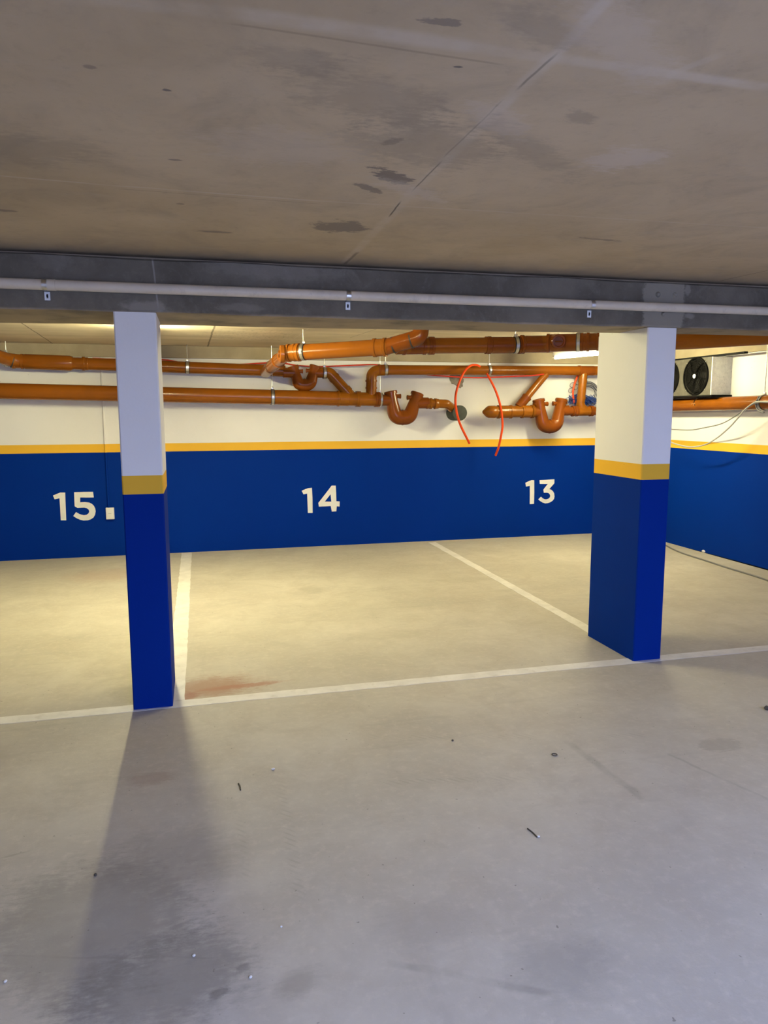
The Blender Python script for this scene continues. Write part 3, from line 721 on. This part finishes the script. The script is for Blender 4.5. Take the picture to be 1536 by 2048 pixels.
for i in range(26):
    pts = []; cx = random.uniform(1148, 1186); n = 9
    for j in range(n):
        a = j/(n-1)*6.28*random.uniform(.9, 1.1)+random.uniform(0, 6)
        pts.append(at(cx+math.cos(a)*random.uniform(7, 26), 801+math.sin(a)*random.uniform(3, 13), random.uniform(7.95, 8.05)))
    sweep(bm, smooth_path(pts, 5), .0035, 6)
obj('blue_wires', bm, M_BLUEW, t)
bm = nb()
for i in range(8):
    r = 15+i*1.6; c0 = (1176, 788)
    pts = [at(c0[0]+math.cos(a)*r*.9+random.uniform(-1, 1), c0[1]+math.sin(a)*r*.95, 7.98+.006*i) for a in [x*.35-2.6+i*.08 for x in range(11)]]
    sweep(bm, smooth_path(pts, 4), .003, 6)
for (x0, y0) in ((1142, 770), (1139, 781), (1150, 774)):
    pts = [at(x0+math.cos(a)*5+6*a/6.3, y0+math.sin(a)*5, 8.0) for a in [x*.7 for x in range(10)]]
    sweep(bm, smooth_path(pts, 4), .0028, 6)
obj('dark_wires', bm, M_DARKW, t)

# hole in the plaster
bm = nb(); c0 = at(915, 763, D); ctr = bm.verts.new((c0.x, D-.006, c0.z)); rg = []
outl = [(898, 757), (899, 749), (904, 746), (915, 747), (925, 753), (928, 762), (925, 768), (926, 773), (921, 777), (914, 774), (909, 769), (903, 768)]
fr = []
for i, (x, y) in enumerate(outl):
    nx, ny = outl[(i+1) % len(outl)]
    for s in range(3):
        q = at(x+(nx-x)*s/3+random.uniform(-.8, .8), y+(ny-y)*s/3+random.uniform(-.8, .8), D); fr.append(q)
a = [bm.verts.new((q.x, D-.0005, q.z)) for q in fr]; b = [bm.verts.new((q.x+(c0.x-q.x)*.15, D-.006, q.z+(c0.z-q.z)*.15)) for q in fr]
for i in range(len(fr)):
    j = (i+1) % len(fr); bm.faces.new((a[i], a[j], b[j], b[i])); bm.faces.new((b[i], b[j], ctr))
tag(obj('mortar_patch', bm, M_MORTAR), 'rough grey mortar patch on the white wall under the top pipe', 'mortar patch')

# wall conduit and the white box by number 15
p0, p1 = at(206, 745, D), at(217.5, 1016, D)
bm = sweep(nb(), [Vector((p1.x, D-.011, ZL-.01)), Vector((p1.x, D-.011, p1.z))], .0105, 14)
bmesh.ops.bisect_plane(bm, geom=bm.verts[:]+bm.edges[:]+bm.faces[:], plane_co=(0, 0, HB), plane_no=(0, 0, 1))
bmesh.ops.bisect_plane(bm, geom=bm.verts[:]+bm.edges[:]+bm.faces[:], plane_co=(0, 0, HY), plane_no=(0, 0, 1))
for f in bm.faces: z = f.calc_center_median().z; f.material_index = 0 if z < HB else (1 if z < HY else 2)
tag(obj('wall_mounted_conduit', bm, PAINT), 'thin upright wall conduit ending at the small white box', 'conduit')
a, b = at(212, 1015, D), at(229.5, 1037.5, D)
t = thing('junction_box', ((a.x+b.x)/2, D, b.z), 'small white junction box on the blue wall right of number 15', 'junction box')
bm = nb(); box(bm, (a.x, D-.035, b.z), (b.x, D, a.z), 0, .004); obj('cover', bm, M_BOX, t)
cz = (a.z+b.z)/2; cx = (a.x+b.x)/2; bm = nb(); box(bm, (cx-.018, D-.0362, cz-.002), (cx+.014, D-.034, cz+.001)); obj('slot', bm, M_GREYW, t)

# ------------------------------------------------------------------ conduit on the beam
zc = 2.082; yc = YB-.030
cd = thing('conduit_pipe', (0, yc, zc), 'long grey plastic conduit clipped along the front of the dark beam', 'conduit')
obj('tube', sweep(nb(), [Vector((XL+.05, yc, zc)), Vector((W-.02, yc, zc))], .0245, 20), M_CONDUIT, cd)
for px in (101,): 
    q = at(px, 568, yc); bm = nb(); lathe(bm, Vector((q.x-.02, yc, zc)), xd, [(0, .0245), (.001, .0262), (.042, .0262), (.043, .0245)], 20); obj('sleeve_joint', bm, M_CONDUIT, cd)
for px, py, tx, lb in ((88, 569, 94, 'metal conduit clip on the beam, left of the narrow pillar'), (698, 593, 696, 'metal conduit clip on the beam midway between the pillars'), (1187, 609, 1179, 'metal conduit clip on the beam just left of the wide pillar')):
    q = at(px, py, yc-.02)
    c = thing('conduit_clip', (q.x, yc, zc-.06), lb, 'conduit clip', 'conduit clips on the beam')
    bm = nb(); lathe(bm, Vector((q.x-.011, yc, zc)), xd, [(0, .0243), (0, .0268), (.022, .0268), (.022, .0243)], 20); obj('band', bm, M_STEEL, c)
    tq = at(tx, py+17, YB-.01); bm = nb()
    z0, z1 = zc-.066, zc-.028
    # tab plate with a slot
    for (x0, x1, a0, a1) in ((-.012, -.004, z0, z1), (.004, .012, z0, z1), (-.004, .004, z0, z0+.009), (-.004, .004, z1-.009, z1)):
        box(bm, (tq.x+x0, YB-.008, a0), (tq.x+x1, YB-.004, a1))
    obj('slotted_tab', bm, M_HUB, c)
    bm = nb(); lathe(bm, Vector((tq.x, YB-.010, (z0+z1)/2)), Vector((0, 1, 0)), [(0, .003), (.001, .0045), (.012, .0045)], 10); obj('screw', bm, M_DARK, c)

# ------------------------------------------------------------------ strip lamps
def lamp(c, d, L, label, hw=.013, mat=None):
    c = Vector(c); d = Vector(d).normalized(); s = d.cross(Vector((0, 0, 1))).normalized()
    t = thing('strip_lamp', (c.x, c.y, ZCR), label, 'ceiling lamp', 'strip lamps under the ceiling')
    bm = nb(); box(bm, (-L/2, -hw, .017), (L/2, hw, ZCR-c.z-.001), 0, .006)
    bmesh.ops.transform(bm, verts=bm.verts, matrix=Matrix.Translation(c) @ Matrix(((d.x, s.x, 0, 0), (d.y, s.y, 0, 0), (0, 0, 1, 0), (0, 0, 0, 1))))
    obj('housing', bm, M_BOX, t)
    obj('tube', lathe(nb(), c-d*(L/2-.03), d, [(0, .014), (L-.06, .014)], 10), mat or M_TUBE, t)
    for sg in (-1, 1):
        bm = nb(); lathe(bm, c+d*sg*(L/2-.03), d*sg, [(0, .016), (.03, .016)], 14); obj('end_socket', bm, M_BOX, t)
    return t
la, lb_ = at(1107, 715.5, 7.35), at(1198, 708, 6.72); dl = lb_-la
zl = (la.z+lb_.z)/2
dl.z = 0; L = 1.4; dl.normalize(); la.z = zl
lamp(la+dl*(L/2), dl, L, 'glowing white strip lamp on the ceiling behind the dark ceiling pipe')
lamp((-.37, 5.8, 2.125), (0, 1, 0), 1.2, 'warm strip lamp on the ceiling straight behind the narrow pillar', mat=M_TUBE2)
lamp((1.10, 4.65, 2.13), (1, 0, 0), 1.2, 'warm strip lamp on the ceiling in mid bay right behind the beam', mat=M_TUBE3)

# ------------------------------------------------------------------ cooling unit on the right wall
XU = 4.976; UY0, UY1, UZ0, UZ1 = 6.39, 7.80, 1.660, 2.040
u = thing('cooling_unit', (XU, UY0, UZ0), 'silver cooling unit with round black fans on the right wall', 'cooling unit')
bm = nb(); box(bm, (XU+.012, UY0+.004, UZ0+.006), (W-.001, UY1, UZ1-.004), 0, .003); obj('casing', bm, M_GALV2, u)
# front panel with round openings
fans = [(6.632, 1.858), (7.098, 1.858), (7.564, 1.858)]; FR = .178
def front_panel():
    outer = [(UY0+.09, UZ0), (UY1, UZ0), (UY1, UZ1), (UY0+.09, UZ1)]
    loops = [outer]+[[(cy_+FR*math.cos(a), cz_+FR*math.sin(a)) for a in [k*2*math.pi/36 for k in range(36)]] for cy_, cz_ in fans]
    loops[0] = [(UY0, UZ0), (UY1, UZ0), (UY1, UZ1), (UY0, UZ1)]
    flat = [q for Lp in loops for q in Lp]
    tris = geometry.tessellate_polygon([[Vector((a, b, 0)) for a, b in Lp] for Lp in loops])
    bm = nb(); f = [bm.verts.new((XU, a, b)) for a, b in flat]; k = [bm.verts.new((XU+.012, a, b)) for a, b in flat]
    for t_ in tris: bm.faces.new([f[i] for i in t_]); bm.faces.new([k[i] for i in t_])
    s = 0
    for Lp in loops:
        n = len(Lp)
        for i in range(n): bm.faces.new((f[s+i], f[s+(i+1) % n], k[s+(i+1) % n], k[s+i]))
        s += n
    return bm
obj('front_panel', front_panel(), M_GALV2, u, None, False)
bm = nb(); box(bm, (XU-.002, UY0-.004, UZ0+.002), (W-.002, UY0+.004, UZ1-.002), 0, .001); box(bm, (XU-.004, UY0-.006, UZ0+.002), (XU+.018, UY0+.006, UZ1-.002)); obj('end_panel', bm, M_GALV, u)
bm = nb(); box(bm, (XU-.012, UY0-.03, UZ0-.012), (W-.004, UY1, UZ0+.004), 0, .003); obj('drip_tray', bm, M_DARK, u)
for (cy_, cz_) in fans:
    fx = Vector((-1, 0, 0)); cpt = Vector((XU, cy_, cz_))
    bm = nb(); lathe(bm, cpt+Vector((.006, 0, 0)), Vector((1, 0, 0)), [(0, .176), (.003, .176)], 32); fan = obj('fan', bm, M_BLACK, u)
    bm = nb()
    for i in range(7):
        rr = .028+.0245*i+.004
        pts = [cpt+Vector((-.022+.010*(rr/.18)**2, rr*math.cos(a), rr*math.sin(a))) for a in [k*2*math.pi/40 for k in range(41)]]
        sweep(bm, pts, .0022, 5, False)
    for j in range(8):
        a = j*math.pi/4+.2
        sweep(bm, [cpt+Vector((-.020, .02*math.cos(a), .02*math.sin(a))), cpt+Vector((-.010, .19*math.cos(a), .19*math.sin(a)))], .003, 5)
    sweep(bm, [cpt+Vector((-.006, .186*math.cos(a), .186*math.sin(a))) for a in [k*2*math.pi/40 for k in range(41)]], .010, 6, False)
    obj('guard', bm, M_BLACK, fan)
    bm = nb()
    for j in range(5):
        a0 = j*2*math.pi/5; prev = None
        ra = [(.04+.026*k, a0+.10*k) for k in range(6)]
        L1 = [bm.verts.new(cpt+Vector((.0005, r_*math.cos(a), r_*math.sin(a)))) for r_, a in ra]
        L2 = [bm.verts.new(cpt+Vector((-.010, r_*math.cos(a+.55), r_*math.sin(a+.55)))) for r_, a in ra]
        for k in range(5): bm.faces.new((L1[k], L1[k+1], L2[k+1], L2[k]))
    obj('blade', bm, M_DARK, fan)
    bm = nb(); lathe(bm, cpt+Vector((-.016, 0, 0)), fx, [(0, .022), (.008, .022), (.011, .016)], 18); obj('hub_label', bm, M_HUB, fan)
    for j in range(4):
        a = math.pi/4+j*math.pi/2
        bm = nb(); lathe(bm, cpt+Vector((0, .205*math.cos(a), .195*math.sin(a))), fx, [(0, .006), (.006, .006)], 8); obj('screw', bm, M_STEEL, u)
bm = nb(); a, b = atx(1419, 709, W-.06), atx(1478, 713, W-.06)
box(bm, (XU+.02, 5.98, UZ1-.001), (XU+.06, 7.7, UZ1+.018)); obj('mounting_rail', bm, M_DARK, u)
for (x, y) in ((1400, 800), (1352, 801)):
    y_ = atx(x, y, XU).y; bm = nb()
    sweep(bm, smooth_path([Vector((XU+.01, y_-.05, UZ0-.008)), Vector((XU-.01, y_+.04, UZ0-.03)), Vector((XU-.02, y_+.07, UZ0-.07)), Vector((XU-.018, y_+.05, UZ0-.095))], 6), .004, 7)
    w_ = obj('drain_wire', bm, M_BLACK, u)
    bm = nb()
    for s in (-.02, .0, .025): sweep(bm, [Vector((XU-.02, y_+.06, UZ0-.075)), Vector((XU-.03, y_+.06+s*1.3, UZ0-.10+abs(s)*.6))], .0028, 6)
    obj('bare_end', bm, M_COPPER, w_)

# ------------------------------------------------------------------ cables by the right wall
XC = 4.97
def cx_(pts, X=XC): return [atx(x, y, X) for x, y in pts]
t = thing('loose_cable', atx(1507, 806, XC), 'grey cable hanging in the deepest sag from the right wall pipe', 'cable', 'grey cables at the right wall')
obj('sheath', sweep(nb(), smooth_path(cx_([(1580, 807), (1536, 804), (1517, 803.5), (1507, 806), (1489, 820), (1475, 837), (1458, 855.5), (1435, 875), (1411, 889), (1383, 894), (1362, 891), (1343, 885), (1325, 876)]), 8), .0075, 8), M_GREYW, t)
cable('loose_cable', cx_([(1580, 810), (1530, 805), (1507, 808), (1475, 829.5), (1444, 847), (1411, 855), (1380.5, 860), (1344, 858.6), (1325, 857)], XC+.03), .0055, M_GREYD, 'thin dark cable hanging in a shallow sag from the right wall pipe', 'cable', 'grey cables at the right wall')
cable('loose_cable', [q for q in cx_([(1518, 793), (1514, 800), (1511, 806), (1513, 815), (1518, 822), (1528, 825)], 5.012)], .006, M_GREYD, 'dark cable tie looped around the right wall pipe', 'cable', 'grey cables at the right wall')
fpts = [atz(x, y, .008) for x, y in ((1300, 1070), (1332, 1090.7), (1361.5, 1105), (1407.5, 1120), (1453.6, 1135), (1499.7, 1149), (1536, 1161), (1600, 1184))]
cable('floor_cable', fpts, .008, M_GREYD, 'dark grey cable lying on the floor along the foot of the right wall', 'cable')

# ------------------------------------------------------------------ bits on the floor
def crumb(px, py, r, mat, label, cat='debris', flat=.5, group=None):
    p = atz(px, py, 0); bm = nb(); bmesh.ops.create_icosphere(bm, subdivisions=2, radius=r)
    for v in bm.verts:
        v.co *= 1+.35*mnoise.noise(v.co*90+Vector((px, py, 0))); v.co.z *= flat
    z0 = min(v.co.z for v in bm.verts)
    bmesh.ops.translate(bm, verts=bm.verts, vec=(p.x, p.y, -z0))
    tag(obj('plaster_crumb' if mat is M_LEAFBIT else 'dirt_crumb', bm, mat), label, cat, group)
def twig(px0, py0, px1, py1, r, mat, label, name='twig'):
    a, b = atz(px0, py0, r), atz(px1, py1, r); m_ = (a+b)/2+Vector((.002, .001, 0))
    tag(obj(name, sweep(nb(), smooth_path([a, m_, b], 5), r, 7), mat), label, 'debris')
crumb(1408, 1105, .026, M_LEAFBIT, 'white plaster chunk at the foot of the right wall', flat=.6)
crumb(546, 1539, .008, M_LEAFBIT, 'white crumb on the floor in front of the long bay line')
crumb(501, 1955, .005, M_LEAFBIT, 'tiny white crumb on the floor near the dark spots close to the camera')
crumb(388, 1912, .005, M_LEAFBIT, 'tiny white crumb on the floor among the dark smudges')
crumb(11, 1964, .005, M_LEAFBIT, 'tiny white crumb at the very edge of the near floor')
crumb(562, 1854, .004, M_LEAFBIT, 'smallest white speck on the open near floor')
crumb(1077, 1674, .006, M_LEAFBIT, 'white crumb at the end of the long dark scratch twig')
crumb(191, 1752, .006, M_STICK, 'dark round crumb on the floor in the narrow pillar shadow', flat=.8)
crumb(1534, 1420, .014, M_STICK, 'dark lump on the floor beyond the wide pillar shadow', flat=.8)
crumb(905, 1482, .005, M_STICK, 'small dark crumb on the tyre marks in front of bay 14', flat=.8)
twig(477, 1567, 481, 1580, .003, M_STICK, 'short dark twig on the floor before bay 14')
twig(1055, 1657, 1074, 1674, .0025, M_STICK, 'thin dark twig beside a white crumb on the near floor')
a = atz(1109, 1509, .003); bm = nb(); sweep(bm, [a+Vector((.011*math.cos(t_), .011*math.sin(t_), 0)) for t_ in [k*.35 for k in range(18)]], .002, 6)
tag(obj('wire_ring', bm, M_STICK), 'tiny dark wire ring on the floor before the wide pillar', 'debris')

# ------------------------------------------------------------------ light
wd = bpy.data.worlds.new('daylight'); sc.world = wd; wd.use_nodes = True
bg = wd.node_tree.nodes['Background']
bg.inputs[0].default_value = (.41, .525, .96, 1); bg.inputs[1].default_value = 13.0
pl = bpy.data.lights.new('added_entrance_portal', 'AREA'); pl.shape = 'RECTANGLE'; pl.size = GX1-GX0; pl.size_y = GZ  # portal for sky light through the added entrance
po = bpy.data.objects.new('added_entrance_portal', pl); COL.objects.link(po)
po.location = ((GX0+GX1)/2, YF-.1, GZ/2); po.rotation_euler = (math.pi/2, 0, 0)
pl.cycles.is_portal = True
p2 = bpy.data.lights.new('added_light_well_portal', 'AREA'); p2.shape = 'RECTANGLE'; p2.size = SX1-SX0; p2.size_y = SY1-SY0  # portal for sky light through the added ceiling opening
p2.cycles.is_portal = True
po2 = bpy.data.objects.new('added_light_well_portal', p2); COL.objects.link(po2); po2.location = ((SX0+SX1)/2, (SY0+SY1)/2, ZCF+.19)
sc.cycles.use_denoising = True
sc.cycles.use_adaptive_sampling = True; sc.cycles.adaptive_threshold = .06
sc.cycles.max_bounces = 6; sc.cycles.diffuse_bounces = 4; sc.cycles.glossy_bounces = 2; sc.cycles.sample_clamp_indirect = 6.0
sc.cycles.caustics_reflective = False; sc.cycles.caustics_refractive = False
sc.view_settings.view_transform = 'Standard'; sc.view_settings.look = 'None'
sc.view_settings.exposure = 0.0; sc.view_settings.gamma = 1.0
